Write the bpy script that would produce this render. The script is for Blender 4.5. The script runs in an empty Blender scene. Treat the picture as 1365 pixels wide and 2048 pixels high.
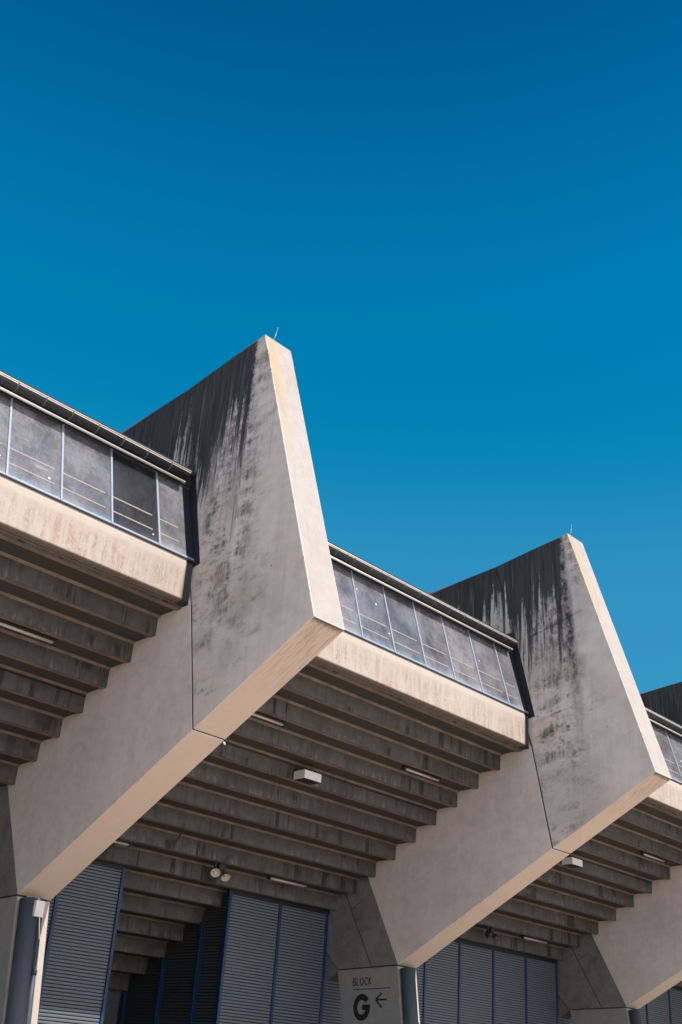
import bpy, bmesh, math, random
from mathutils import Vector, Matrix

# ------------------------------------------------------------------ camera
SC = bpy.context.scene
COL = SC.collection
R = math.radians
L = 13.0715          # spacing of the concrete frames
W = 0.873            # thickness of a frame
GZ = -9.68           # ground level
yaw, pitch, roll = 0.78521529, 0.48173196, 0.07074017
fwd = Vector((math.sin(yaw)*math.cos(pitch), math.cos(yaw)*math.cos(pitch), math.sin(pitch)))
rt = Vector((math.cos(yaw), -math.sin(yaw), 0)); up = rt.cross(fwd)
c_, s_ = math.cos(roll), math.sin(roll)
rt, up = c_*rt + s_*up, -s_*rt + c_*up
cam = bpy.data.objects.new('camera', bpy.data.cameras.new('camera'))
COL.objects.link(cam)
M = Matrix((rt, up, -fwd)).transposed().to_4x4()
M.translation = Vector((-13.7636, -14.29677, -8.07812))
cam.matrix_world = M
cam.data.sensor_fit = 'VERTICAL'; cam.data.sensor_height = 24.0
cam.data.lens = 2211.84/2048*24
cam.data.clip_start = 0.1; cam.data.clip_end = 3000
SC.camera = cam

# ------------------------------------------------------------------ light
SUN = Vector((0.09, -1.0, 1.026)).normalized()
el = math.asin(SUN.z)
world = bpy.data.worlds.new('World'); SC.world = world; world.use_nodes = True
nt = world.node_tree; nt.nodes.clear()
out = nt.nodes.new('ShaderNodeOutputWorld'); bg = nt.nodes.new('ShaderNodeBackground')
sky = nt.nodes.new('ShaderNodeTexSky'); sky.sky_type = 'NISHITA'; sky.sun_disc = False
sky.sun_elevation = el; sky.sun_rotation = math.atan2(SUN.x, SUN.y)
sky.altitude = 0; sky.air_density = 1.0; sky.dust_density = 0.3; sky.ozone_density = 2.0
# the part of the sky away from the sun is the deep polarised blue of the photograph, darker towards the zenith
tcw = nt.nodes.new('ShaderNodeTexCoord'); sep = nt.nodes.new('ShaderNodeSeparateXYZ'); nt.links.new(tcw.outputs['Generated'], sep.inputs[0])
rmp = nt.nodes.new('ShaderNodeValToRGB'); nt.links.new(sep.outputs[2], rmp.inputs[0])
rmp.color_ramp.interpolation = 'B_SPLINE'; els = rmp.color_ramp.elements
els[0].position = .28; els[0].color = (.09, .46, .50, 1); els[1].position = .82; els[1].color = (.0, .28, .41, 1)
for p_, c in ((.36, (.10, .50, .55)), (.43, (.10, .57, .61)), (.50, (.0, .53, .59)), (.60, (.0, .525, .63)), (.66, (.0, .54, .65)), (.75, (.0, .37, .51))):
    e = els.new(p_); e.color = (*c, 1)
dt = nt.nodes.new('ShaderNodeVectorMath'); dt.operation = 'DOT_PRODUCT'
nt.links.new(tcw.outputs['Generated'], dt.inputs[0]); dt.inputs[1].default_value = Vector((.62, .56, .55)).normalized()
mr = nt.nodes.new('ShaderNodeMapRange'); mr.interpolation_type = 'SMOOTHSTEP'; nt.links.new(dt.outputs['Value'], mr.inputs['Value'])
mr.inputs['From Min'].default_value = .35; mr.inputs['From Max'].default_value = .80
mx = nt.nodes.new('ShaderNodeMix'); mx.data_type = 'RGBA'; nt.links.new(mr.outputs[0], mx.inputs[0])
mx.inputs[6].default_value = (1.12, .93, .80, 1); nt.links.new(rmp.outputs[0], mx.inputs[7])  # unseen rest of the sky tinted warm, to warm the fill on shaded faces
ml = nt.nodes.new('ShaderNodeMix'); ml.data_type = 'RGBA'; ml.blend_type = 'MULTIPLY'; ml.inputs[0].default_value = 1
nt.links.new(sky.outputs[0], ml.inputs[6]); nt.links.new(mx.outputs[2], ml.inputs[7]); nt.links.new(ml.outputs[2], bg.inputs[0])
bg.inputs[1].default_value = 0.15
nt.links.new(bg.outputs[0], out.inputs[0])
sd = bpy.data.lights.new('sun', 'SUN'); sd.energy = 2.95; sd.angle = R(0.53); sd.color = (1.0, 0.93, 0.84)
so = bpy.data.objects.new('sun', sd); COL.objects.link(so)
so.rotation_euler = SUN.to_track_quat('Z', 'Y').to_euler(); so.location = (0, -60, 60)
SC.view_settings.view_transform = 'Standard'; SC.view_settings.look = 'None'
SC.view_settings.exposure = 0.78; SC.view_settings.gamma = 1.0
SC.render.engine = 'CYCLES'
SC.cycles.max_bounces = 8; SC.cycles.diffuse_bounces = 5; SC.cycles.transparent_max_bounces = 16

# ------------------------------------------------------------------ node helper
class N:
    def __init__(s, name):
        s.m = bpy.data.materials.new(name); s.m.use_nodes = True
        s.t = s.m.node_tree; s.t.nodes.clear()
        s.out = s.t.nodes.new('ShaderNodeOutputMaterial')
        tc = s.t.nodes.new('ShaderNodeTexCoord'); g = s.t.nodes.new('ShaderNodeNewGeometry')
        s.obj = tc.outputs['Object']; s.pos = g.outputs['Position']; s.nrm = g.outputs['Normal']
        s.rnd = s.new('ShaderNodeObjectInfo').outputs['Random']
    def new(s, t): return s.t.nodes.new(t)
    def put(s, sock, v):
        if isinstance(v, bpy.types.NodeSocket): s.t.links.new(v, sock)
        elif isinstance(v, (tuple, list)) and sock.type == 'RGBA' and len(v) == 3: sock.default_value = (*v, 1)
        else: sock.default_value = v
    def math(s, op, a, b=0.0, c=0.0, clamp=False):
        n = s.new('ShaderNodeMath'); n.operation = op; n.use_clamp = clamp
        s.put(n.inputs[0], a); s.put(n.inputs[1], b); s.put(n.inputs[2], c); return n.outputs[0]
    def vec(s, v, sc):
        n = s.new('ShaderNodeVectorMath'); n.operation = 'MULTIPLY'
        s.put(n.inputs[0], v); n.inputs[1].default_value = sc; return n.outputs[0]
    def vadd(s, v, a):
        n = s.new('ShaderNodeVectorMath'); n.operation = 'ADD'
        s.put(n.inputs[0], v); s.put(n.inputs[1], a); return n.outputs[0]
    def xyz(s, v):
        n = s.new('ShaderNodeSeparateXYZ'); s.put(n.inputs[0], v); return n.outputs
    def noise(s, v, sc=(1, 1, 1), scale=1.0, det=4, rough=.55, dist=0.0):
        n = s.new('ShaderNodeTexNoise'); s.put(n.inputs['Vector'], s.vec(v, sc))
        n.inputs['Scale'].default_value = scale; n.inputs['Detail'].default_value = det
        n.inputs['Roughness'].default_value = rough; n.inputs['Distortion'].default_value = dist
        return n.outputs['Fac']
    def vor(s, v, scale, feat='F1'):
        n = s.new('ShaderNodeTexVoronoi'); n.feature = feat; s.put(n.inputs['Vector'], v)
        n.inputs['Scale'].default_value = scale; return n.outputs
    def ss(s, x, a, b, lo=0.0, hi=1.0):
        n = s.new('ShaderNodeMapRange'); n.interpolation_type = 'SMOOTHSTEP'
        s.put(n.inputs['Value'], x); s.put(n.inputs['From Min'], a); s.put(n.inputs['From Max'], b)
        s.put(n.inputs['To Min'], lo); s.put(n.inputs['To Max'], hi); return n.outputs[0]
    def mix(s, f, a, b, mode='MIX'):
        n = s.new('ShaderNodeMix'); n.data_type = 'RGBA'; n.blend_type = mode
        s.put(n.inputs[0], f); s.put(n.inputs[6], a); s.put(n.inputs[7], b); return n.outputs[2]
    def bump(s, h, st=.3, d=.01):
        n = s.new('ShaderNodeBump'); n.inputs['Strength'].default_value = st; n.inputs['Distance'].default_value = d
        s.put(n.inputs['Height'], h); return n.outputs[0]
    def bsdf(s, col, rough=.85, normal=None, metal=0.0, spec=.25):
        n = s.new('ShaderNodeBsdfPrincipled'); s.put(n.inputs['Base Color'], col)
        s.put(n.inputs['Roughness'], rough); s.put(n.inputs['Metallic'], metal)
        n.inputs['Specular IOR Level'].default_value = spec
        if normal is not None: s.put(n.inputs['Normal'], normal)
        return n.outputs[0]
    def done(s, sh): s.t.links.new(sh, s.out.inputs[0]); return s.m

def concrete(name, base, dark=None, mott=.5, streak=.3, pits=.3, boards=0.0, bump=.35, streak_scale=5.0, blotch=1.0):
    n = N(name); dark = dark or tuple(c*.55 for c in base)
    big = n.noise(n.pos, (1, 1, 1), .55*blotch, 5, .6)
    mid = n.noise(n.pos, (1, 1, 1.3), 3.1, 6, .65)
    fine = n.noise(n.pos, (1, 1, 1), 38, 4, .7)
    st = n.noise(n.pos, (1, 1, .07), streak_scale, 5, .6)
    f = n.math('ADD', n.math('MULTIPLY', n.ss(big, .35, .7), .5), n.math('MULTIPLY', n.ss(mid, .38, .68), .5))
    col = n.mix(n.math('MULTIPLY', f, mott), base, dark)
    col = n.mix(n.math('MULTIPLY', n.ss(st, .5, .72), streak), col, dark)
    lightc = tuple(min(1, c*1.18) for c in base)
    col = n.mix(n.math('MULTIPLY', n.ss(st, .46, .28), streak*.8), col, lightc)
    col = n.mix(n.ss(fine, .35, .75, 0, .22), col, tuple(c*.6 for c in base))
    v = n.vor(n.pos, 9)
    pit = n.math('MULTIPLY', n.ss(v[0], .09, .03), n.ss(n.xyz(v[1])[0], .75, .8))
    col = n.mix(n.math('MULTIPLY', pit, pits), col, (.03, .03, .03))
    h = n.math('ADD', n.math('MULTIPLY', mid, .6), n.math('MULTIPLY', fine, .35))
    if boards:
        h = n.math('ADD', h, n.math('MULTIPLY', n.noise(n.pos, (1, .4, 8), 1.2, 3), boards))
    return n, col, n.bump(n.math('SUBTRACT', h, pit), bump, .012)

# fin side: pale cast concrete, black run-off streaks below its top edge
def fin_side(name, rear=False):
    n, col, nm = concrete(name, (.72, .64, .585), (.47, .415, .375), mott=.55, streak=.35, pits=.7, boards=.5, blotch=1.3)
    o = n.xyz(n.obj); y, z = o[1], o[2]
    top = n.math('SUBTRACT', 7.86, n.math('MULTIPLY', n.math('SUBTRACT', y, 2.465), .125))
    d = n.math('SUBTRACT', top, z)
    s1 = n.noise(n.pos, (.6, 1, .035), 4.2, 4, .6)
    s2 = n.noise(n.pos, (.6, 1, .05), 11.0, 5, .65)
    s3 = n.noise(n.pos, (.5, 1, .1), 1.1, 3, .5)
    wob = n.noise(n.pos, (1, 1, 1), 7, 6, .8)
    ln = n.math('ADD', n.math('MULTIPLY', n.ss(s1, .32, .68), 2.6), n.math('MULTIPLY', n.ss(s2, .3, .7), 1.4))
    ln = n.math('ADD', ln, n.math('MULTIPLY', n.ss(s3, .35, .7), 1.6))
    ln = n.math('ADD', ln, n.math('MULTIPLY', n.math('SUBTRACT', wob, .5), 2.2))
    s4 = n.noise(n.pos, (.6, 1, .09), 24.0, 4, .7)
    ln = n.math('ADD', ln, n.math('MULTIPLY', n.math('SUBTRACT', s4, .5), 2.4))
    off = n.math('SINE', n.math('MULTIPLY', n.xyz(n.pos)[0], 1.7)); ln = n.math('ADD', ln, n.math('MULTIPLY', off, .35))
    ln = n.math('MULTIPLY', ln, 1.35)
    k = n.math('DIVIDE', d, n.math('MAXIMUM', ln, .35))
    m = n.ss(k, 1.12, .55)
    edge = n.math('ADD', 2.62, n.math('MULTIPLY', n.math('SUBTRACT', wob, .5), .5))
    clean = n.ss(y, edge, n.math('ADD', edge, .16))            # nothing runs down in front of the tip
    # the very top stays black
    cap = n.ss(d, n.math('ADD', 1.35, n.math('MULTIPLY', n.math('SUBTRACT', s1, .5), 2.2)), .15)
    m = n.math('MAXIMUM', m, cap)
    # long drips that reach far down the slab
    l1 = n.ss(n.noise(n.pos, (.7, 1, .02), 3.3, 3, .55, .1), .50, .60)
    ll = n.ss(d, n.math('ADD', 6.2, n.math('MULTIPLY', wob, 2)), 1.0)
    l2 = n.ss(n.noise(n.pos, (1, 1, .9), 4.5, 6, .75), .40, .58)
    longd = n.math('MULTIPLY', n.math('MULTIPLY', l1, ll), n.math('ADD', .12, n.math('MULTIPLY', l2, .75)))
    # one streak just behind the tip
    bx = n.math('SUBTRACT', y, n.math('ADD', n.math('ADD', 2.78, n.math('MULTIPLY', n.math('SUBTRACT', z, 7.8), .085)), n.math('MULTIPLY', n.math('SUBTRACT', s1, .5), .12)))
    tip = n.math('MULTIPLY', n.ss(n.math('ABSOLUTE', bx), .30, .03), n.ss(d, 7.6, 3.4))
    tip = n.math('MULTIPLY', tip, n.ss(n.xyz(n.pos)[0], 11.0, 12.0))
    tip = n.math('MULTIPLY', tip, n.math('ADD', .5, n.math('MULTIPLY', l2, .5)))
    m = n.math('MAXIMUM', n.math('MULTIPLY', m, clean), n.math('MAXIMUM', n.math('MULTIPLY', longd, clean), tip))
    dz = n.math('MULTIPLY', n.ss(y, edge, n.math('ADD', edge, .35)), n.ss(y, 4.7, 3.6))
    dz = n.math('MULTIPLY', dz, n.ss(z, n.math('ADD', .2, n.math('MULTIPLY', s3, 2.5)), 5.6))
    vs = n.ss(n.noise(n.pos, (.8, 1, .06), 8.5, 5, .7), .38, .62)
    dz = n.math('MULTIPLY', dz, n.math('MULTIPLY', vs, n.math('ADD', .30, n.math('MULTIPLY', l2, .9))))
    bl = n.math('MULTIPLY', n.ss(n.noise(n.pos, (1, .9, 1.6), 1.7, 7, .75), .44, .62), n.math('MULTIPLY', n.ss(z, -1.2, 1.6), n.math('MULTIPLY', n.ss(y, 1.7, 2.6), n.ss(y, 4.3, 3.6))))
    m = n.math('MAXIMUM', m, n.math('MULTIPLY', bl, n.math('ADD', .34, n.math('MULTIPLY', vs, .55))))
    m = n.math('MAXIMUM', m, n.math('MULTIPLY', dz, .88))
    # soft soot on the inclined casting joints
    inc = n.math('ADD', z, n.math('MULTIPLY', y, .12))
    cmb = n.new('ShaderNodeCombineXYZ'); n.put(cmb.inputs[0], n.math('MULTIPLY', n.xyz(n.pos)[0], .6)); n.put(cmb.inputs[1], n.math('MULTIPLY', y, 1.0)); n.put(cmb.inputs[2], n.math('MULTIPLY', inc, 2.7))
    sm = n.noise(cmb.outputs[0], (1, 1, 1), 1.0, 6, .7)
    patch = n.noise(n.pos, (1, 1, .8), .75, 3, .5)
    zone = n.math('MULTIPLY', n.ss(y, 1.3, 2.3), n.ss(n.math('ADD', y, n.math('MULTIPLY', z, -.12)), 4.4, 3.3))
    zone = n.math('ADD', .28, n.math('MULTIPLY', zone, .8))
    smk = n.math('MULTIPLY', n.ss(sm, .50, .66), n.math('MULTIPLY', n.ss(patch, .38, .58), zone))
    smk = n.math('MULTIPLY', smk, n.ss(wob, .35, .6))
    m = n.math('MAXIMUM', m, n.math('MULTIPLY', smk, .72))
    m = n.math('MULTIPLY', m, .97)
    col = n.mix(n.math('MULTIPLY', n.ss(n.noise(n.pos, (1, .7, 1), .5, 6, .65), .42, .66), .38), col, (.35, .30, .265))
    pal = n.mix(n.ss(s2, .35, .65), (.012, .017, .021), (.042, .045, .048))
    col = n.mix(m, col, pal)
    # paler washed lines inside the black
    pl = n.math('MULTIPLY', n.ss(n.noise(n.pos, (.8, 1, .03), 6.3, 4, .6), .56, .68), n.ss(d, .25, 1.0))
    pl = n.math('MULTIPLY', pl, n.ss(d, 4.2, 2.2))
    col = n.mix(n.math('MULTIPLY', pl, .6), col, (.20, .20, .20))
    rim = n.math('MULTIPLY', n.ss(d, .05, .02), .8)
    col = n.mix(rim, col, (.3, .28, .26))
    tie = n.new('ShaderNodeTexVoronoi'); tie.inputs['Randomness'].default_value = 0.12; tie.inputs['Scale'].default_value = .72
    n.put(tie.inputs['Vector'], n.vec(n.obj, (0, 1, 1))); col = n.mix(n.ss(tie.outputs[0], .030, .018, 0, .65), col, (.05, .048, .045))
    ed_ = n.math('MULTIPLY', n.math('SUBTRACT', y, n.math('MULTIPLY', z, .3135)), .954)
    col = n.mix(n.math('MULTIPLY', n.ss(ed_, .07, .03), n.ss(n.noise(n.pos, (1, 1, 1), 8, 4, .7), .58, .66, 0, .6)), col, (.16, .145, .13))
    # hairline cracks / casting lines
    px = n.xyz(n.pos)[0]
    for zz, y0, y1, sl, xa, xb in ((4.92, 1.85, 4.2, .24, 12, 100), (2.14, 2.5, 3.8, .21, 12, 100), (2.10, 2.95, 3.7, .13, -1, 12)):
        li = n.math('ABSOLUTE', n.math('ADD', n.math('ADD', n.math('SUBTRACT', z, zz), n.math('MULTIPLY', n.math('SUBTRACT', y, 3), sl)), n.math('MULTIPLY', n.math('SUBTRACT', wob, .5), .10)))
        w = n.math('MULTIPLY', n.ss(li, .06, .008), n.math('MULTIPLY', n.ss(y, y0, y0+.5), n.ss(y, y1, y1-.5)))
        w = n.math('MULTIPLY', w, n.math('MULTIPLY', n.math('GREATER_THAN', px, xa), n.math('LESS_THAN', px, xb)))
        col = n.mix(n.math('MULTIPLY', w, n.math('ADD', .2, n.math('MULTIPLY', l2, .5))), col, (.04, .04, .04))
    return n.done(n.bsdf(col, .9, nm, 0, .15))

def fin_edge():
    n, col, nm = concrete('pale_sunlit_concrete_edge', (.425, .385, .362), (.30, .265, .24), mott=.4, streak=.35, pits=.25, bump=.25)
    o = n.xyz(n.obj); x, y, z = o
    dn = n.noise(n.pos, (1, .4, .12), 7, 5, .65)
    band = n.math('MULTIPLY', n.ss(n.math('ABSOLUTE', n.math('SUBTRACT', x, n.math('ADD', .17, n.math('MULTIPLY', n.math('SUBTRACT', dn, .5), .3)))), .22, .02), n.ss(z, 3.4, 6.8))
    col = n.mix(n.math('MULTIPLY', band, .8), col, (.44, .33, .18))
    spk = n.ss(n.noise(n.pos, (1, 1, 1), 22, 4, .7), .55, .68)
    col = n.mix(n.math('MULTIPLY', spk, n.ss(z, 3.5, 7.8, 0, .6)), col, (.30, .24, .16))
    grey = n.math('MULTIPLY', n.ss(n.noise(n.pos, (1, 1, .06), 5, 4, .6), .5, .66), n.ss(z, 2.5, 7.5, .1, .75))
    col = n.mix(grey, col, (.36, .31, .26))
    e = n.math('MINIMUM', x, n.math('SUBTRACT', W, x)); nk = n.noise(n.pos, (1, 1, 1), 9, 4, .7)
    col = n.mix(n.math('MULTIPLY', n.ss(e, .055, .02), n.math('MULTIPLY', n.ss(nk, .60, .66), .6)), col, (.17, .15, .13))
    return n.done(n.bsdf(col, .85, nm, 0, .2))

def fin_soffit():
    n, col, nm = concrete('smooth_beige_soffit', (.70, .55, .455), (.58, .45, .37), mott=.4, streak=.1, pits=.15, bump=.15)
    o = n.xyz(n.obj); y = o[1]
    ed = n.noise(n.pos, (3.5, .35, .35), 6.0, 4, .6)
    lay = n.math('MULTIPLY', n.ss(ed, .42, .68), n.ss(y, 2.6, .1))
    col = n.mix(n.math('MULTIPLY', lay, .55), col, (.30, .22, .17))
    moss = n.ss(y, n.math('ADD', .02, n.math('MULTIPLY', n.noise(n.pos, (1, 1, 1), 14, 4, .7), .3)), 0.0)
    col = n.mix(n.math('MULTIPLY', moss, .9), col, (.05, .045, .04))
    return n.done(n.bsdf(col, .8, nm, 0, .2))

def simple(name, *a, **k):
    rough = k.pop('rough', .9); spec = k.pop('spec', .15)
    n, col, nm = concrete(name, *a, **k)
    return n.done(n.bsdf(col, rough, nm, 0, spec))

def paint(name, col, rough=.5, metal=0.0, spec=.4, dirt=.25, dcol=(.05, .05, .05)):
    n = N(name)
    a = n.noise(n.pos, (1, 1, .3), 6, 5, .65); b = n.noise(n.pos, (1, 1, 1), 40, 3, .6)
    c = n.mix(n.math('MULTIPLY', n.ss(a, .45, .75), dirt), col, dcol)
    c = n.mix(n.ss(b, .4, .8, 0, dirt*.5), c, dcol)
    return n.done(n.bsdf(c, n.ss(a, .2, .8, rough*.8, min(1, rough*1.2)), n.bump(b, .1, .004), metal, spec))

def fascia_mat():
    n, col, nm = concrete('cream_fascia_concrete', (.455, .39, .345), (.35, .29, .245), mott=.45, streak=.25, pits=.3, bump=.4)
    z = n.xyz(n.obj)[2]
    pa = n.noise(n.pos, (.8, 1, .9), 1.5, 6, .7)
    dr = n.noise(n.pos, (1, 1, .10), 5.5, 6, .72)
    sp = n.noise(n.pos, (1, 1, .6), 24, 5, .8)
    low = n.ss(z, 2.12, 1.75)
    m = n.math('MULTIPLY', n.math('MULTIPLY', n.ss(dr, .42, .60), n.ss(pa, .36, .54)), low)
    m = n.math('MULTIPLY', m, n.ss(sp, .36, .56))
    col = n.mix(n.math('MULTIPLY', m, .62), col, (.25, .15, .095))
    fl = n.math('MULTIPLY', n.ss(sp, .58, .70), low)
    col = n.mix(n.math('MULTIPLY', fl, .6), col, (.24, .15, .09))
    ol = n.ss(n.noise(n.pos, (1, 1, .08), 8, 4, .6), .57, .70)
    ol = n.math('MULTIPLY', ol, n.math('MULTIPLY', n.ss(z, 1.9, 1.25), n.ss(pa, .52, .68)))
    col = n.mix(n.math('MULTIPLY', ol, .55), col, (.20, .15, .08))
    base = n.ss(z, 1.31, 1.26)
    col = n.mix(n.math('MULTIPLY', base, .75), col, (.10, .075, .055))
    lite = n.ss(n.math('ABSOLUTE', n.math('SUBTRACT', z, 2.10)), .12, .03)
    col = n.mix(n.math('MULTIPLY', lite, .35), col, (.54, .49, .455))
    return n.done(n.bsdf(col, .88, nm, 0, .2))

def step_mat():      # riser faces of the terrace beams
    n, col, nm = concrete('grey_riser_concrete', (.122, .112, .106), (.046, .043, .042), mott=.7, streak=.6, pits=.4, bump=.4, streak_scale=7)
    z = n.xyz(n.obj)[2]      # local: 0 at the foot of the riser
    st = n.noise(n.pos, (1, 1, .05), 3.2, 4, .6)
    sel = n.noise(n.pos, (.22, .9, .9), 1.0, 2, .5)
    col = n.mix(n.math('MULTIPLY', n.math('MULTIPLY', n.ss(st, .54, .60), n.ss(sel, .47, .56)), .85), col, (.035, .032, .032))
    ef = n.math('MULTIPLY', n.ss(n.noise(n.pos, (1, 1, .12), 10, 5, .7), .48, .68), n.math('MULTIPLY', n.ss(z, .30, .02), n.ss(n.noise(n.pos, (.35, 1, 1), 1.1, 3, .5), .42, .64)))
    col = n.mix(n.math('MULTIPLY', ef, .6), col, (.26, .24, .22))
    sm = n.ss(n.noise(n.pos, (1.5, 1, 2.4), 1.4, 5, .6), .47, .65)
    col = n.mix(n.math('MULTIPLY', sm, n.ss(z, .1, .4, .15, .65)), col, (.075, .068, .062))
    return n.done(n.bsdf(col, .9, nm, 0, .15))

M_fin = fin_side('streaked_fin_concrete')
M_edge = fin_edge(); M_soffit = fin_soffit()
M_raker = simple('smooth_raker_concrete', (.71, .62, .57), (.50, .435, .395), mott=.8, streak=.28, pits=.45, bump=.3, blotch=.9, boards=.4)
def pier_mat(*a, **k):
    n, col, nm = concrete(*a, **k)
    o = n.xyz(n.obj); y, z = o[1], o[2]
    wb = n.math('MULTIPLY', n.math('SUBTRACT', n.noise(n.pos, (1, 1, 1), 5, 3), .5), .05)
    d = n.math('ADD', n.math('SUBTRACT', y, n.math('ADD', 9.92, n.math('MULTIPLY', n.math('ADD', z, 4.58), .575))), wb)
    col = n.mix(n.math('MULTIPLY', n.ss(n.math('ABSOLUTE', d), .035, .012), .75), col, (.035, .035, .038))
    e = n.math('ADD', n.math('SUBTRACT', z, n.math('ADD', -2.95, n.math('MULTIPLY', n.math('SUBTRACT', y, 10.8), -.55))), wb)
    m = n.math('MULTIPLY', n.ss(n.math('ABSOLUTE', e), .03, .01), n.math('MULTIPLY', n.ss(y, 10.2, 10.4), n.math('LESS_THAN', d, 0.0)))
    col = n.mix(n.math('MULTIPLY', m, .5), col, (.05, .05, .05))
    return n.done(n.bsdf(col, .9, nm, 0, .15))
M_pier = pier_mat('rough_pier_concrete', (.23, .22, .21), (.10, .098, .096), mott=.8, streak=.2, pits=1.0, bump=.5, blotch=1.6)
M_col = simple('column_concrete', (.30, .295, .285), (.19, .185, .18), mott=.6, streak=.25, pits=.7, bump=.3)
M_colfront = simple('column_front_concrete', (.46, .40, .355), (.34, .30, .26), mott=.4, streak=.2, pits=.3, bump=.3)
M_riser = step_mat()
M_rib = simple('brown_rib_concrete', (.27, .205, .16), (.10, .08, .066), mott=.85, streak=.1, pits=.4, bump=.3, blotch=2.2)
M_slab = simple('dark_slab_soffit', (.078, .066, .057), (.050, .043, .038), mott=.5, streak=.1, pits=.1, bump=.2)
M_fascia = fascia_mat()
M_roof = simple('roof_sheet', (.10, .095, .09), mott=.4)
M_wall = simple('inner_wall_concrete', (.12, .115, .11), mott=.6)
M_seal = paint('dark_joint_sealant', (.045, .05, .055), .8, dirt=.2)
M_flash = paint('black_flashing_and_shade', (.012, .016, .022), .6, dirt=.2)
M_gut = paint('zinc_gutter', (.028, .031, .035), .5, .1, dirt=.4)
M_trim = paint('weathered_aluminium', (.66, .62, .58), .5, .3, dirt=.25)
M_frame = paint('pale_blue_grey_frame', (.31, .36, .44), .5, .1, dirt=.2)
M_blue = paint('navy_blue_paint', (.002, .030, .095), .45, dirt=.25, dcol=(.01, .02, .04))
M_shut = paint('grey_profiled_sheet', (.12, .137, .17), .45, .0, dirt=.3, dcol=(.10, .105, .11))
M_sheet_shade = paint('shaded_profiled_sheet', (.05, .055, .062), .6, .0, dirt=.2)  # copy of the grey sheet, darkened for the shade inside the passage
M_black = paint('black_housing', (.015, .016, .018), .5)
M_white = paint('white_box_paint', (.74, .68, .65), .5, dirt=.12, dcol=(.3, .26, .22))
M_bar = paint('grimy_plastic_bar', (.30, .27, .25), .6, dirt=.5, dcol=(.16, .15, .15))
M_lens = paint('cream_lamp_glass', (.46, .40, .31), .25, dirt=.25, dcol=(.25, .2, .14))
M_tube = paint('off_white_tube_cover', (.50, .44, .41), .35, dirt=.2)
M_pipe = paint('dark_blue_grey_pipe', (.055, .072, .09), .6, .0, dirt=.4)
M_ink = paint('black_sign_paint', (.012, .013, .015), .7, dirt=.1, dcol=(.06, .06, .06))
M_clip = paint('dull_bracket_zinc', (.12, .12, .12), .5, .2)
M_rod = paint('galvanised_steel', (.45, .42, .42), .4, .6)

def pane_mat():
    n = N('dusty_acrylic_pane')
    a = n.noise(n.pos, (1, 1, 1), 1.3, 5, .6); b = n.noise(n.pos, (1, 1, .5), 9, 6, .75)
    scr = n.noise(n.pos, (1, 1, 4), 3.0, 6, .8, .4)
    zz = n.xyz(n.obj)[2]
    f = n.math('ADD', .21, n.math('MULTIPLY', n.math('SUBTRACT', a, .5), .50))
    f = n.math('ADD', f, n.math('MULTIPLY', n.math('SUBTRACT', n.rnd, .5), .06))
    f = n.math('ADD', f, n.math('MULTIPLY', n.math('SUBTRACT', b, .5), .30))
    f = n.math('ADD', f, n.math('MULTIPLY', n.ss(scr, .58, .72), .22))
    f = n.math('ADD', f, n.ss(zz, .22, .0, 0, .18))
    oi = n.new('ShaderNodeObjectInfo'); dk = n.xyz(oi.outputs['Color'])[0]
    f = n.math('MULTIPLY', f, dk)
    v = n.vor(n.pos, 2.6)
    spot = n.math('MULTIPLY', n.ss(v[0], .085, .065), n.ss(n.xyz(v[1])[0], .66, .68))
    spot = n.math('MULTIPLY', spot, n.math('ADD', .55, .45))
    f = n.math('MAXIMUM', f, n.math('MULTIPLY', spot, .95), clamp=True)
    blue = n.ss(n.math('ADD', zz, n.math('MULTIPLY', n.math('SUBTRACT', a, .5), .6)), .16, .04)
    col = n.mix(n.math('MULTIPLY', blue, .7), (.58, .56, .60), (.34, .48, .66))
    col = n.mix(spot, col, (.85, .82, .8))
    d = n.new('ShaderNodeBsdfDiffuse'); n.put(d.inputs[0], col)
    t = n.new('ShaderNodeBsdfTransparent'); t.inputs[0].default_value = (.50, .53, .56, 1)
    g = n.new('ShaderNodeBsdfGlossy'); g.inputs['Roughness'].default_value = .12; g.inputs[0].default_value = (.8, .85, .9, 1)
    m1 = n.new('ShaderNodeMixShader'); n.put(m1.inputs[0], f); n.t.links.new(t.outputs[0], m1.inputs[1]); n.t.links.new(d.outputs[0], m1.inputs[2])
    fr = n.new('ShaderNodeFresnel'); fr.inputs[0].default_value = 1.45
    m2 = n.new('ShaderNodeMixShader'); n.put(m2.inputs[0], n.math('MULTIPLY', fr.outputs[0], .5)); n.t.links.new(m1.outputs[0], m2.inputs[1]); n.t.links.new(g.outputs[0], m2.inputs[2])
    return n.done(m2.outputs[0])
M_pane = pane_mat()

# ------------------------------------------------------------------ mesh helper
def prism(bm, pts, x0, x1, mats=None, capmat=0):
    """profile (y,z) extruded along X; mats[i] = material of the side i->i+1"""
    a = [bm.verts.new((x0, y, z)) for y, z in pts]; b = [bm.verts.new((x1, y, z)) for y, z in pts]
    n = len(pts)
    f = bm.faces.new(a); f.material_index = capmat
    f = bm.faces.new(b[::-1]); f.material_index = capmat
    for i in range(n):
        j = (i+1) % n
        f = bm.faces.new((a[j], a[i], b[i], b[j]))
        f.material_index = mats[i] if mats else 0
    return bm
def box(bm, x0, x1, y0, y1, z0, z1, mi=0):
    prism(bm, [(y0, z0), (y1, z0), (y1, z1), (y0, z1)], x0, x1, [mi]*4, mi)
def frame_at(p, q):
    d = (Vector(q)-Vector(p)); l = d.length; z = d.normalized()
    x = z.orthogonal().normalized(); y = z.cross(x)
    m = Matrix((x, y, z)).transposed().to_4x4(); m.translation = Vector(p); return m, l
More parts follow.
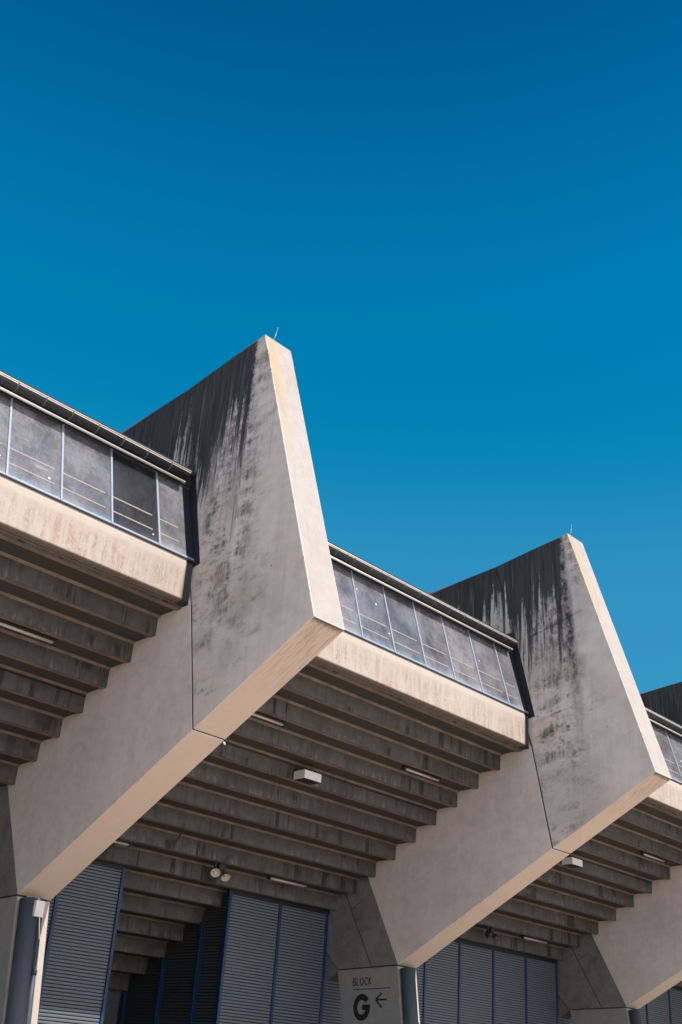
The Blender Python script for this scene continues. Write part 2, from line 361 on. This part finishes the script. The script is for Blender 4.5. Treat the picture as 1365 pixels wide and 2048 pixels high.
def tube(bm, pts, r, seg=10, mi=0):
    for p, q in zip(pts[:-1], pts[1:]):
        m, l = frame_at(p, q)
        a = [bm.verts.new(m @ Vector((r*math.cos(2*math.pi*i/seg), r*math.sin(2*math.pi*i/seg), 0))) for i in range(seg)]
        b = [bm.verts.new(m @ Vector((r*math.cos(2*math.pi*i/seg), r*math.sin(2*math.pi*i/seg), l))) for i in range(seg)]
        for i in range(seg):
            f = bm.faces.new((a[i], a[(i+1) % seg], b[(i+1) % seg], b[i])); f.smooth = True; f.material_index = mi
        bm.faces.new(a[::-1]).material_index = mi; bm.faces.new(b).material_index = mi
def bevel(bm, w, seg=2, ang=20):
    bmesh.ops.recalc_face_normals(bm, faces=bm.faces)
    e = [x for x in bm.edges if x.is_manifold and x.calc_face_angle(0) > R(ang)]
    bmesh.ops.bevel(bm, geom=e, offset=w, segments=seg, profile=.6, affect='EDGES')
def mesh(name, bm, mats):
    bmesh.ops.recalc_face_normals(bm, faces=bm.faces)
    me = bpy.data.meshes.new(name); bm.to_mesh(me); bm.free()
    for m in (mats if isinstance(mats, (list, tuple)) else [mats]): me.materials.append(m)
    return me
def put(name, me, parent=None, loc=(0, 0, 0), label=None, cat=None, group=None, kind=None, rot=None):
    o = bpy.data.objects.new(name, me); COL.objects.link(o); o.location = loc
    if rot: o.rotation_euler = rot
    if parent: o.parent = parent
    for k, v in (('label', label), ('category', cat), ('group', group), ('kind', kind)):
        if v: o[k] = v
    return o
def B(): return bmesh.new()

# ------------------------------------------------------------------ ground
gm = N('sunlit_paving')
gc = gm.mix(gm.ss(gm.noise(gm.pos, (1, 1, 1), .25, 5, .6), .35, .7), (.68, .59, .50), (.60, .52, .44))
gc = gm.mix(gm.ss(gm.noise(gm.pos, (1, 1, 1), 9, 4, .7), .4, .7, 0, .3), gc, (.42, .36, .31))
bt = gm.new('ShaderNodeTexBrick'); gm.put(bt.inputs['Vector'], gm.pos); bt.inputs['Scale'].default_value = 2.5
bt.inputs['Color1'].default_value = (1, 1, 1, 1); bt.inputs['Color2'].default_value = (.9, .9, .9, 1); bt.inputs['Mortar'].default_value = (.6, .6, .6, 1)
gc = gm.mix(1.0, gc, bt.outputs[0], 'MULTIPLY')
M_ground = gm.done(gm.bsdf(gc, .9, None, 0, .2))
b = B(); v = [b.verts.new(p) for p in ((-900, -900, 0), (900, -900, 0), (900, 900, 0), (-900, 900, 0))]; b.faces.new(v)
put('ground', mesh('ground', b, M_ground), loc=(0, 0, GZ), kind='structure')

b = B(); v = [b.verts.new(p) for p in ((-60, 0, 0), (60, 0, 0), (60, 13, 0), (-60, 13, 0))]; b.faces.new(v)
M_cutter = simple('bounce_cutter_dark', (.065, .065, .068), (.045, .045, .048), mott=.5, streak=0.0, pits=.2)
put('bounce_cutter', mesh('bounce_cutter', b, M_cutter), loc=(0, 5.0, GZ+.004), kind='structure')  # unseen dark strip, added to cut ground bounce onto shutters and steps
# ------------------------------------------------------------------ the stand
stand = put('stadium_stand', None, loc=(0, 0, 0), label='pale concrete stadium stand with leaning streaked buttress fins and stepped underside under blue sky', cat='building')
Y0, Z0, DY, DZ, HR = 5.0624, 0.7006, 0.8, 0.4588, 0.4183

FR = range(-1, 4)
A_, B_, C_, D_ = (2.465, 7.864), (0.0, 0.0), (3.287, -1.719), (8.824, -4.640)
# front slab of the fin
b = B(); prism(b, [A_, B_, C_, (3.897, 1.173), (4.50, 4.95), (5.22, 7.435)], 0, W, [1, 2, 0, 0, 0, 0], 0)
bevel(b, .018); me_fin = mesh('fin', b, [M_fin, M_edge, M_soffit])
b = B(); prism(b, [(4.515, 4.95), (5.235, 7.435), (8.0, 7.20), (14.0, 6.72), (14.0, 5.2), (9.0, 3.2), (6.4, 1.7), (4.06, 1.75), (3.92, 1.25)], .006, W-.006)
bevel(b, .01, 1); me_rear = mesh('rear_panel', b, M_fin)
b = B(); prism(b, [(3.325, -1.74), D_, (10.38, -1.70), (10.1, -1.55), (4.16, 1.60), (3.935, 1.16)], 0.0, W, [1, 0, 0, 0, 0, 0], 0)
bevel(b, .016); me_raker = mesh('raker_beam', b, [M_raker, M_soffit])
b = B(); prism(b, [(3.29, -1.70), (3.33, -1.722), (3.945, 1.2), (3.90, 1.2)], .012, W-.012)
me_joint = mesh('joint_sealant', b, M_seal)
# pier between raker and column, and the inner raker running down under the terrace
b = B(); prism(b, [(8.85, -4.625), (11.30, -4.72), (11.95, -4.05), (12.3, -2.75), (10.40, -1.70)], .004, W-.004)
bevel(b, .014); me_pier = mesh('pier', b, M_pier)
b = B(); prism(b, [(11.0, -4.3), (11.31, -4.735), (12.6, -5.45), (16.0, -7.3), (16.0, -4.9), (12.28, -2.78)], .10, W-.10)
bevel(b, .014); me_inner = mesh('inner_raker', b, [M_pier])
b = B(); prism(b, [(8.83, -4.665), (11.29, -4.755), (9.98, GZ), (8.12, GZ)], 0.002, W-.002, [0, 0, 0, 1], 0)
bevel(b, .014); me_col = mesh('column', b, [M_col, M_colfront])
b = B(); prism(b, [(8.90, -4.63), (11.25, -4.72), (11.25, -4.755), (8.90, -4.665)], .03, W-.03); me_cj = mesh('joint_sealant', b, M_seal)
# black flashing sheet on the side of the fin behind the glazing end
b = B(); prism(b, [(3.80, 2.15), (4.50, 4.97), (5.35, 5.05), (5.2, 2.2), (4.4, 2.05)], -.012, .0); me_fl = mesh('side_flashing', b, M_flash)
b = B(); prism(b, [(4.03, 1.20), (4.06, 2.16), (4.5, 2.1), (4.5, 1.2)], -.010, .0); me_fl2 = mesh('side_flashing', b, M_seal)
# down pipes in front of the column
b = B(); tube(b, [(.215, 8.63, -4.72), (.215, 8.00, -9.6)], .21, 28); me_pipe = mesh('downpipe', b, M_pipe)
b = B(); tube(b, [(.56, 8.72, -4.66), (.56, 8.05, -9.6)], .07, 14)
me_pipe2 = mesh('downpipe', b, M_pipe)
b = B(); tube(b, [(0, 0, .05), (0, 0, -.05)], .085, 14)
me_clip = mesh('pipe_collar', b, M_gut)
names = {0: 'nearest and tallest looking raker frame fin at the centre of the picture', 1: 'second fin, blackened along its whole top edge', 2: 'third fin cut off by the right edge of the picture'}
for k in FR:
    X = k*L
    f = put('fin', me_fin, stand, (X, 0, 0), names.get(k))
    put('rear_panel', me_rear, stand, (X, 0, 0))
    put('raker_beam', me_raker, stand, (X, 0, 0))
    put('joint_sealant', me_joint, stand, (X, 0, 0))
    put('pier', me_pier, stand, (X, 0, 0))
    put('inner_raker', me_inner, stand, (X, 0, 0))
    put('joint_sealant', me_cj, stand, (X, 0, 0))
    c = put('column', me_col, stand, (X, 0, 0), 'column lettered BLOCK G with a left-pointing arrow' if k == 1 else None)
    if k == 1: sign_col = c
    if k > -1:
        put('side_flashing', me_fl, stand, (X, 0, 0)); put('side_flashing', me_fl2, stand, (X, 0, 0))
    p = put('downpipe', me_pipe, stand, (X, 0, 0))
    p = put('downpipe', me_pipe2, stand, (X, 0, 0)); [put('pipe_collar', me_clip, p, (.56, 8.72-(-4.66-z)*.136, z)) for z in (-4.75, -6.2, -7.6)]

# sign painted on the column
def yz_poly(bm, pts, x=-.004, x1=.001):
    prism(bm, pts, x, x1)
def stroke(bm, p, q, w):
    p, q = Vector(p), Vector(q); d = (q-p).normalized(); n_ = Vector((-d.y, d.x))*w/2
    yz_poly(bm, [tuple(p+n_), tuple(q+n_), tuple(q-n_), tuple(p-n_)])
b = B(); stroke(b, (10.586, -5.315), (9.071, -5.265), .022); put('rule', mesh('rule', b, M_ink), sign_col)
b = B(); cy, cz, ro, ri = 10.185, -5.80, .375, .20                            # the big G
a0, a1 = R(38), R(360-8); n_ = 30
def gp(a, r): return (cy - r*math.cos(a)*.90, cz + r*math.sin(a))
for i in range(n_):
    a, c2 = a0+(a1-a0)*i/n_, a0+(a1-a0)*(i+1)/n_
    yz_poly(b, [gp(a, ro), gp(c2, ro), gp(c2, ri), gp(a, ri)])
yz_poly(b, [(cy-.02, cz+.075), (cy-ro*.90, cz+.075), (cy-ro*.90, cz-.075), (cy-.02, cz-.075)], -.0052)
put('letter', mesh('letter', b, M_ink), sign_col)
b = B(); stroke(b, (9.604, -5.595), (9.20, -5.58), .05)
stroke(b, (9.628, -5.58), (9.40, -5.405), .05); stroke(b, (9.628, -5.61), (9.38, -5.80), .05)
put('arrow', mesh('arrow', b, M_ink), sign_col)
# BLOCK, thin geometric capitals
def letter(bm, ch, y, z, h, w, t):
    P = lambda u, v: (y-u*w, z+v*h)
    def st(a, c2): stroke(bm, P(*a), P(*c2), t)
    def arc(cu, cv, ru, rv, a, e, n=10):
        pts = [(cu+ru*math.cos(R(a+(e-a)*i/n)), cv+rv*math.sin(R(a+(e-a)*i/n))) for i in range(n+1)]
        for p, q in zip(pts[:-1], pts[1:]): st(p, q)
    if ch == 'B': st((0, 0), (0, 1)); st((0, 1), (.5, 1)); st((0, .53), (.5, .53)); st((0, 0), (.55, 0)); arc(.5, .765, .35, .235, -90, 90); arc(.55, .265, .4, .265, -90, 90)
    if ch == 'L': st((0, 1), (0, 0)); st((0, 0), (.8, 0))
    if ch == 'O': arc(.5, .5, .55, .5, 0, 360, 20)
    if ch == 'C': arc(.55, .5, .55, .5, 45, 315, 16)
    if ch == 'K': st((0, 0), (0, 1)); st((0, .42), (.75, 1)); st((.22, .58), (.8, 0))
for i, (ch, y) in enumerate(zip('BLOCK', (10.59, 10.43, 10.29, 10.11, 9.945))):
    b = B(); letter(b, ch, y, -5.195 + .006*i, .20, .115, .026); put('letter', mesh('letter', b, M_ink), sign_col)

# terrace beams
def step_profile():
    return [(0, 0), (.13, 0), (.145, .03), (.73, .012), (.79, -.041), (.80, -.041), (.80, .20), (.0, .20+.28)]
LB = L-W
b = B()
prism(b, [(0, 0), (.175, 0), (.19, .03), (.71, .016), (.795, -.041), (.795, .22), (.10, .22), (.10, .45), (0, .45)],
      W-.0, L+.0, [2, 2, 3, 2, 0, 0, 0, 0, 1], 1)
bevel(b, .008, 1); me_step = mesh('terrace_beam', b, [M_slab, M_riser, M_rib, M_slab])
for k in range(-1, 3):
    for s in range(-1, 15):
        put('terrace_beam', me_step, stand, (k*L, Y0+s*DY, Z0-s*DZ))
# fascia in front of the first beam, with a drip groove and a ledge
b = B()
prism(b, [(4.01, 1.275), (4.035, 1.25), (4.19, 1.235), (4.19, 1.29), (4.235, 1.29), (4.235, 1.22), (4.30, 1.22), (4.30, 2.30), (4.04, 2.245), (4.022, 2.17), (4.01, 2.16)],
      W+.012, L-.20)
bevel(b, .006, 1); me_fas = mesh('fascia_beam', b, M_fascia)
b = B(); prism(b, [(4.03, 1.27), (4.30, 1.23), (4.30, 2.29), (4.05, 2.20), (4.035, 2.12)], L-.198, L-.004); bevel(b, .005, 1); me_fend = mesh('fin_shade_block', b, M_seal)  # dark block stands in for the fin's shadow on the fascia end
b = B(); prism(b, [(4.03, 2.27), (4.07, 2.27), (4.64, 4.33), (4.60, 4.33)], L-.225, L-.006); me_gend = mesh('fin_shade_panel', b, M_flash)  # black sheet in place of the fin's shadow on the last glass
b = B(); prism(b, [(3.99, 2.235), (4.08, 2.245), (4.08, 2.285), (3.99, 2.262)], W+.01, L-.01); me_sill = mesh('window_sill', b, M_seal)
b = B(); prism(b, [(4.012, 2.262), (4.05, 2.262), (4.068, 2.32), (4.024, 2.32)], W+.01, L-.01); me_rb = mesh('window_rail', b, M_frame)
b = B(); prism(b, [(4.56, 4.27), (4.60, 4.27), (4.62, 4.36), (4.575, 4.36)], W+.01, L-.01); me_rtop = mesh('window_rail', b, M_seal)
# glazing: panes at 1.285 m, leaning like the fins
GS = .28
def gy(z): return 4.02+GS*(z-2.27)
PX = [-1.0-1.285*i for i in range(9)]               # mullions left of each frame, measured from the frame
def pane(x0, x1):
    b = B(); z0, z1 = 2.29, 4.33
    prism(b, [(gy(z0)-4.02, z0-2.29), (gy(z0)+.012-4.02, z0-2.29), (gy(z1)+.012-4.02, z1-2.29), (gy(z1)-4.02, z1-2.29)], 0, x1-x0)
    return mesh('pane', b, M_pane)
b = B()
prism(b, [(gy(2.27)-.03, 2.262), (gy(2.27)+.03, 2.262), (gy(4.34)+.03, 4.33), (gy(4.34)-.03, 4.33)], -.024, .024)
bevel(b, .004, 1); me_mul = mesh('mullion', b, M_frame)
def bars(x0, x1):
    b = B()
    for z in (3.005, 2.62):
        y = gy(z)-4.02-.006
        prism(b, [(y, z-2.305), (y+.005, z-2.305), (y+.014, z-2.272), (y+.009, z-2.272)], .0, (x1-x0)*.88)
    return mesh('stiffening_bar', b, M_bar)
me_pane = pane(0, 1.285-.05); me_bar = bars(0, 1.285-.05)
me_clipm = None
random.seed(7)
DUST = {-1: {1: .22, 3: 1.15}, 0: {2: 1.15, 4: .85, 6: 1.1}, 1: {7: .30, 8: .45}, 2: {7: .35, 8: .6, 5: .5}}
for k in range(-1, 3):
    XR = (k+1)*L
    put('fin_shade_block', me_fend, stand, (k*L, 0, 0)); put('fin_shade_panel', me_gend, stand, (k*L, 0, 0))
    put('fascia_beam', me_fas, stand, (k*L, 0, 0)); put('window_sill', me_sill, stand, (k*L, 0, 0))
    put('window_rail', me_rb, stand, (k*L, 0, 0)); put('window_rail', me_rtop, stand, (k*L, 0, 0))
    for i, x in enumerate(PX):
        put('mullion', me_mul, stand, (XR+x, 0, 0))
        if i > 0:
            p = put('pane', me_pane, stand, (XR+x+.025, 4.02, 2.29)); p.color = (DUST[k].get(i, 1.0),)*3+(1,); put('stiffening_bar', me_bar, p)
    p = put('pane', pane(0, .745), stand, (XR-1.0+.025, 4.02, 2.29)); put('stiffening_bar', bars(0, .62), p)
    xl = k*L+W; w0 = XR+PX[-1]-.025-xl
    if w0 > .15:
        p = put('pane', pane(0, w0-.01), stand, (xl+.01, 4.02, 2.29)); put('stiffening_bar', bars(0, w0), p)
# gutter
def gutter(x0, x1):
    b = B(); yc, zc, r = 4.36, 4.51, .152; n = 18
    ps = [(yc-r*math.cos(math.pi*i/n), zc-r*math.sin(math.pi*i/n)) for i in range(n+1)]
    qs = [(yc-(r-.006)*math.cos(math.pi*i/n), zc-(r-.006)*math.sin(math.pi*i/n)) for i in range(n+1)][::-1]
    prism(b, ps+qs, x0, x1)
    for f in b.faces:
        if len(f.verts) == 4: f.smooth = True
    for f in b.faces: f.material_index = 0
    tube(b, [(x0, yc-r-.004, zc+.006), (x1, yc-r-.004, zc+.006)], .019, 12, 1)
    prism(b, [(yc-r-.006, zc+.002), (yc-r-.002, zc-.034), (yc-r+.004, zc-.034), (yc-r+.004, zc+.002)], x0, x1, [1]*4, 1)  # bright strip paints in the sunlit upper part of the gutter
    return mesh('gutter', b, [M_gut, M_trim])
me_gut = gutter(W+.02, L-.30)
def bracket():
    b = B(); yc, zc, r = 4.36, 4.51, .158; n = 14
    ps = [(yc-r*math.cos(math.pi*i/n), zc-r*math.sin(math.pi*i/n)) for i in range(n+1)]
    qs = [(yc-(r-.008)*math.cos(math.pi*i/n), zc-(r-.008)*math.sin(math.pi*i/n)) for i in range(n+1)][::-1]
    prism(b, ps+qs, -.013, .013); box(b, -.013, .013, yc-r-.012, yc-r+.01, zc-.02, zc+.03)
    return mesh('gutter_bracket', b, M_clip)
me_br = bracket()
b = B(); tube(b, [(W+.02, 4.36, 4.275), (L-.33, 4.36, 4.275)], .030, 14); me_eave = mesh('eaves_rail', b, M_trim)
b = B(); prism(b, [(4.42, 4.64), (15.5, 5.05), (15.5, 5.12), (4.40, 4.70), (4.36, 4.68), (4.37, 4.66)], W+.012, L-.012, [1]*6, 1)
me_roof = mesh('roof', b, [M_roof, M_roof])
b = B(); prism(b, [(4.53, 4.33), (4.60, 4.33), (4.64, 4.66), (4.53, 4.66)], W+.02, L-.02); me_head = mesh('head_board', b, M_flash)
for k in range(-1, 3):
    g = put('gutter', me_gut, stand, (k*L, 0, 0))
    for i in range(17): put('gutter_bracket', me_br, g, (W+.45+.68*i, 0, 0))
    put('eaves_rail', me_eave, stand, (k*L, 0, 0)); put('roof', me_roof, stand, (k*L, 0, 0)); put('head_board', me_head, stand, (k*L, 0, 0))

# shutters (profiled sheet) and blue posts
YS = 11.80; PIT = .085
def sheet(w, h, mats=None):
    """horizontal ribs; local x 0..w, front at y=0 towards -y, z 0..h"""
    b = B(); n = int(h/PIT); prof = []
    for i in range(n+1):
        z = i*PIT
        prof += [(0, z), (-.006, z+.03), (0, z+.060), (.045, z+.064), (.045, z+.081)]
    prof = [(y, z) for y, z in prof if z <= h]
    va = [b.verts.new((0, y, z)) for y, z in prof]; vb = [b.verts.new((w, y, z)) for y, z in prof]
    for i in range(len(prof)-1):
        f = b.faces.new((va[i], vb[i], vb[i+1], va[i+1])); f.material_index = 1 if i % 5 in (2, 3, 4) else 0  # groove faces coloured black for the shade inside the grooves
    # back sheet
    q = [b.verts.new(p) for p in ((0, .05, 0), (w, .05, 0), (w, .05, h), (0, .05, h))]; b.faces.new(q[::-1])
    b.faces.new((q[0], va[0], va[-1], q[3])); b.faces.new((q[1], q[2], vb[-1], vb[0]))
    b.faces.new((q[3], va[-1], vb[-1], q[2])); b.faces.new((q[0], q[1], vb[0], va[0]))
    bmesh.ops.recalc_face_normals(b, faces=b.faces)
    me = bpy.data.meshes.new('shutter_panel'); b.to_mesh(me); b.free()
    for m in mats or (M_shut, M_flash): me.materials.append(m)
    return me
b = B(); box(b, -.05, .05, -.05, .10, 0, -3.02-GZ); bevel(b, .006, 1); me_post = mesh('shutter_post', b, M_blue)
H = -3.10-GZ
rel = [2.92, 4.88, 6.80, 8.82, 10.89, 12.97]
cache = {}
def shutter(x0, x1, y=YS, rot=None):
    key = round(x1-x0, 2)
    if key not in cache: cache[key] = sheet(x1-x0, H)
    return put('shutter_panel', cache[key], stand, (x0, y, GZ))
for k in range(-1, 3):
    xs = [k*L+r for r in rel]
    prev = k*L+rel[-1]-L+.05
    for i, x in enumerate(xs):
        put('shutter_post', me_post, stand, (x, YS, GZ))
        if not (k == 0 and i in (2,)) or k != 0:
            pass
        if k == 0 and i == 2: prev = x+.05; continue
        if k == 0 and i == 3: prev = x+.05; continue
        shutter(prev, x-.05); prev = x+.05
# remove the post that would stand in the open passage
for o in list(stand.children):
    if o.name.startswith('shutter_post') and abs(o.location.x-6.80) < .05: bpy.data.objects.remove(o)
# header over the shutters
b = B(); box(b, W, L, YS-.03, YS+.09, -3.10, -2.94); me_hd = mesh('shutter_header', b, M_flash)
for k in (-1, 1, 2): put('shutter_header', me_hd, stand, (k*L, 0, 0))
for xa, xb in ((W, 4.93), (8.77, L)):
    b = B(); box(b, xa, xb, YS-.03, YS+.09, -3.10, -2.94); put('shutter_header', mesh('shutter_header', b, M_flash), stand)
# side walls of the passage: stepped top under the terrace
def side_sheet(y0, y1, X, face):
    b = B(); h = Z0-int((y0-Y0)/DY+.001)*DZ
    n = int((YS and (h-GZ))/PIT); prof = []
    return n
for X, sgn in ((8.90, -1), (4.80, 1)):
    ys = [YS+.12, 12.95, 14.60, 16.3]
    for j in range(3):
        y0, y1 = ys[j]+.05, ys[j+1]-.05
        mid = y0
        top = Z0-((mid-Y0)/DY)*DZ + .10
        key = ('s', j)
        if key not in cache: cache[key] = sheet(y1-y0, top-GZ, (M_sheet_shade, M_flash))
        o = put('shutter_panel', cache[key], stand, (X, y1 if sgn < 0 else y0, GZ), rot=(0, 0, R(-90) if sgn < 0 else R(90)))
        o2 = put('shutter_post', me_post, stand, (X+.02*sgn, ys[j+1], GZ - .0), rot=(0, 0, R(90)))
        o2.scale = (1, 1, (Z0-((ys[j+1]-Y0)/DY)*DZ-.02-GZ)/(-3.02-GZ))
b = B(); box(b, -L, 3*L+W, 16.5, 16.8, GZ, -5.0)
put('back_wall', mesh('back_wall', b, M_wall), stand)
b = B(); box(b, 5.2, 6.3, 16.42, 16.5, GZ, -6.1); box(b, 5.1, 5.2, 16.38, 16.5, GZ, -6.0); box(b, 6.3, 6.4, 16.38, 16.5, GZ, -6.0); box(b, 5.1, 6.4, 16.38, 16.5, -6.1, -6.0)
put('passage_door', mesh('passage_door', b, M_shut), stand)

# ------------------------------------------------------------------ fixtures
def rod(X, label):
    b = B(); tube(b, [(0, 0, 0), (0, 0, .06)], .03, 10); tube(b, [(0, 0, .05), (.10, -.02, .58)], .007, 8)
    put('lightning_rod', mesh('lightning_rod', b, M_rod), None, (X+.40, 2.62, 7.84), label, 'lightning rod', 'lightning rods on the fin tips')
rod(0, 'thin metal rod standing on the tip of the nearest fin')
rod(L, 'thin metal rod on the tip of the second fin from the left')

b = B(); box(b, 0, 1.6, -.07, .07, .05, .10); me_tb = mesh('tube_housing', b, M_black)
b = B(); tube(b, [(.03, 0, .02), (1.57, 0, .02)], .034, 16); me_tt = mesh('tube_cover', b, M_tube)
b = B(); box(b, -.02, .03, -.06, .06, -.03, .09); box(b, 1.57, 1.62, -.06, .06, -.03, .09); me_te = mesh('end_cap', b, M_gut)
def tubelight(X, s, label, dy=.30):
    t = put('tube_light', None, None, (X, Y0+s*DY+dy, Z0-s*DZ-.085), label, 'tube light', 'tube lights under the terrace')
    put('tube_housing', me_tb, t); put('tube_cover', me_tt, t); put('end_cap', me_te, t)
TL = [(-3.45, 1, 'tube light under the terrace at the far left edge of the picture'),
      (3.55, 1, 'upper tube light half hidden behind the nearest raker beam, above the white box'),
      (9.95, 1, 'tube light right of the white box in the middle bay, high under the fascia'),
      (9.55, 7, 'tube light right of the twin floodlights in the middle bay, near the shutters'),
      (2.75, 7, 'dark tube light beside the nearest raker beam above the left shutter'),
      (23.2, 1, 'tube light high in the right-hand bay near the right edge of the picture'),
      (22.6, 7, 'tube light low in the right-hand bay just above the shutters')]
for X, s, lab in TL: tubelight(X, s, lab)

# white equipment boxes on riser 3
b = B(); box(b, 0, .64, 0, .43, 0, .225, 0); bevel(b, .012, 2); me_bx = mesh('box_body', b, M_white)
b = B(); box(b, .02, .62, .02, .41, -.012, .002); me_bu = mesh('box_underside', b, M_black)  # thin black plate covering the bottom of the box
b = B(); box(b, .05, .75, .36, .48, .16, .30); me_bb = mesh('mounting_bracket', b, M_gut)
b = B(); box(b, .03, .61, -.004, .004, .025, .20); me_lid = mesh('box_lid', b, M_white)
def eqbox(X, label, y=6.95):
    t = put('speaker_box', None, None, (X, y, -.70), label, 'equipment box', 'white boxes under the terrace')
    put('box_body', me_bx, t); put('box_underside', me_bu, t); put('mounting_bracket', me_bb, t, (0, 0, 0)); put('box_lid', me_lid, t)
eqbox(6.81, 'white metal box hanging under the terrace of the middle bay')
eqbox(19.83, 'white metal box tucked behind the second raker beam in the right-hand bay')

# conduits
def conduit(x0, x1, y, z, label, r=.016):
    b = B(); tube(b, [(0, 0, 0), (x1-x0, 0, 0)], r, 8)
    for i in range(int((x1-x0)/1.5)): tube(b, [(i*1.5+.4, 0, 0), (i*1.5+.45, 0, 0)], r*1.6, 8)
    put('conduit', mesh('conduit', b, M_gut), None, (x0, y, z), label, 'cable conduit')
conduit(W+.1, L-.02, Y0+3*DY-.02, -.295, 'thin grey conduit along the riser on both sides of the middle white box')
conduit(L+W+.1, 2*L-.02, Y0+3*DY-.02, -.295, 'thin grey conduit along the riser right of the white box in the right-hand bay')
conduit(-L+W+.1, -.02, Y0+3*DY-.02, -.295, 'thin grey conduit along a riser in the left bay')

# twin floodlights
def flood_parts():
    P = []
    b = B(); box(b, -.28, .28, -.04, .04, .30, .36); box(b, -.20, -.14, -.03, .03, .06, .32); box(b, .14, .20, -.03, .03, .0, .32); box(b, -.10, .10, -.10, .10, .14, .32); bevel(b, .006, 1)
    P.append(('lamp_bracket', b, M_black))
    return P
def lampmesh(tilt):
    out_ = []
    b = B(); seg = 24
    m = (-Vector(tilt)).to_track_quat('Z', 'Y').to_matrix().to_4x4()
    rings = [(.03, .15), (.09, .12), (.125, .05), (.135, 0.0), (.127, -.012)]
    vs = [[b.verts.new(m @ Vector((r*1.15*math.cos(2*math.pi*i/seg), r*math.sin(2*math.pi*i/seg), z))) for i in range(seg)] for r, z in rings]
    for a, c in zip(vs[:-1], vs[1:]):
        for i in range(seg): f = b.faces.new((a[i], a[(i+1) % seg], c[(i+1) % seg], c[i])); f.smooth = True
    b.faces.new(vs[0][::-1])
    out_.append(('lamp_housing', b, M_gut))
    b = B(); rings = [(.126, -.004), (.09, .015), (.04, .022)]
    vs = [[b.verts.new(m @ Vector((r*1.15*math.cos(2*math.pi*i/seg), r*math.sin(2*math.pi*i/seg), z))) for i in range(seg)] for r, z in rings]
    for a, c in zip(vs[:-1], vs[1:]):
        for i in range(seg): f = b.faces.new((a[i], a[(i+1) % seg], c[(i+1) % seg], c[i])); f.smooth = True
    b.faces.new(vs[-1])
    out_.append(('lamp_glass', b, M_lens))
    b = B(); tube(b, [tuple(m @ Vector((0, 0, .02))), tuple(m @ Vector((0, 0, -.012)))], .028, 12)
    out_.append(('lamp_bulb', b, M_white))
    return out_
def floods(X, label, tilts):
    t = put('floodlight_pair', None, None, (X, Y0+7*DY+.18, Z0-7*DZ-.34), label, 'floodlight', 'twin floodlights under the terrace')
    for nme, b, m in flood_parts(): put(nme, mesh(nme, b, m), t)
    for i, (dx, ti) in enumerate(zip((-.22, .24), tilts)):
        h = None
        for nme, b, m in lampmesh(ti):
            o = put(nme, mesh(nme, b, m), h or t, (0, 0, 0) if h else (dx, -.10 if i == 0 else -.02, .03 if i == 0 else -.02))
            if h is None: h = o
floods(7.50, 'pair of cream-faced floodlights hanging from the middle bay above the passage', ((-.45, -.80, -.45), (-.15, -.75, -.62)))
floods(20.45, 'pair of grey floodlights hanging behind the second raker beam above the right shutters', ((.7, -.3, -.5), (-.1, .5, -.8)))

# white junction box by the nearest column, thin wires
b = B(); box(b, .20, .43, -.10, 0, -.34, 0); bevel(b, .01, 2); me_j = mesh('junction_box', b, M_white)
put('junction_box', me_j, None, (0, 8.40, -4.75), 'small white junction box on the pipe under the nearest raker beam', 'junction box')
b = B(); tube(b, [(.06, 8.70, -4.70), (.36, 8.66, -4.70), (.36, 8.38, -5.55)], .014, 8)
put('cable', mesh('cable', b, M_white), None, (0, -.20, 0), 'thin pale cable bent over the top of the nearest column', 'cable')
b = B(); pts = []
for i in range(13):
    t = i/12; pts.append((4.62+.10*math.sin(t*3.1)+.38*t**3, 9.02+.80*t, -2.13-.45*t-.12*math.sin(t*math.pi)))
tube(b, pts, .009, 6)
pts = [(p[0]-.05-.03*math.sin(i), p[1], p[2]-.01) for i, p in enumerate(pts[:11])]; tube(b, pts, .009, 6)
put('hanging_wire', mesh('hanging_wire', b, M_black), None, (0, 0, 0), 'thin black wires looping between two terrace beams', 'wire')
b = B(); tube(b, [(.885, 3.33, -1.77), (.93, 3.35, -1.80)], .022, 10)
put('joint_plug', mesh('joint_plug', b, M_white), None, (0, 0, 0), 'tiny white plug at the joint under the nearest fin', 'plug')
bpy.context.view_layer.update()
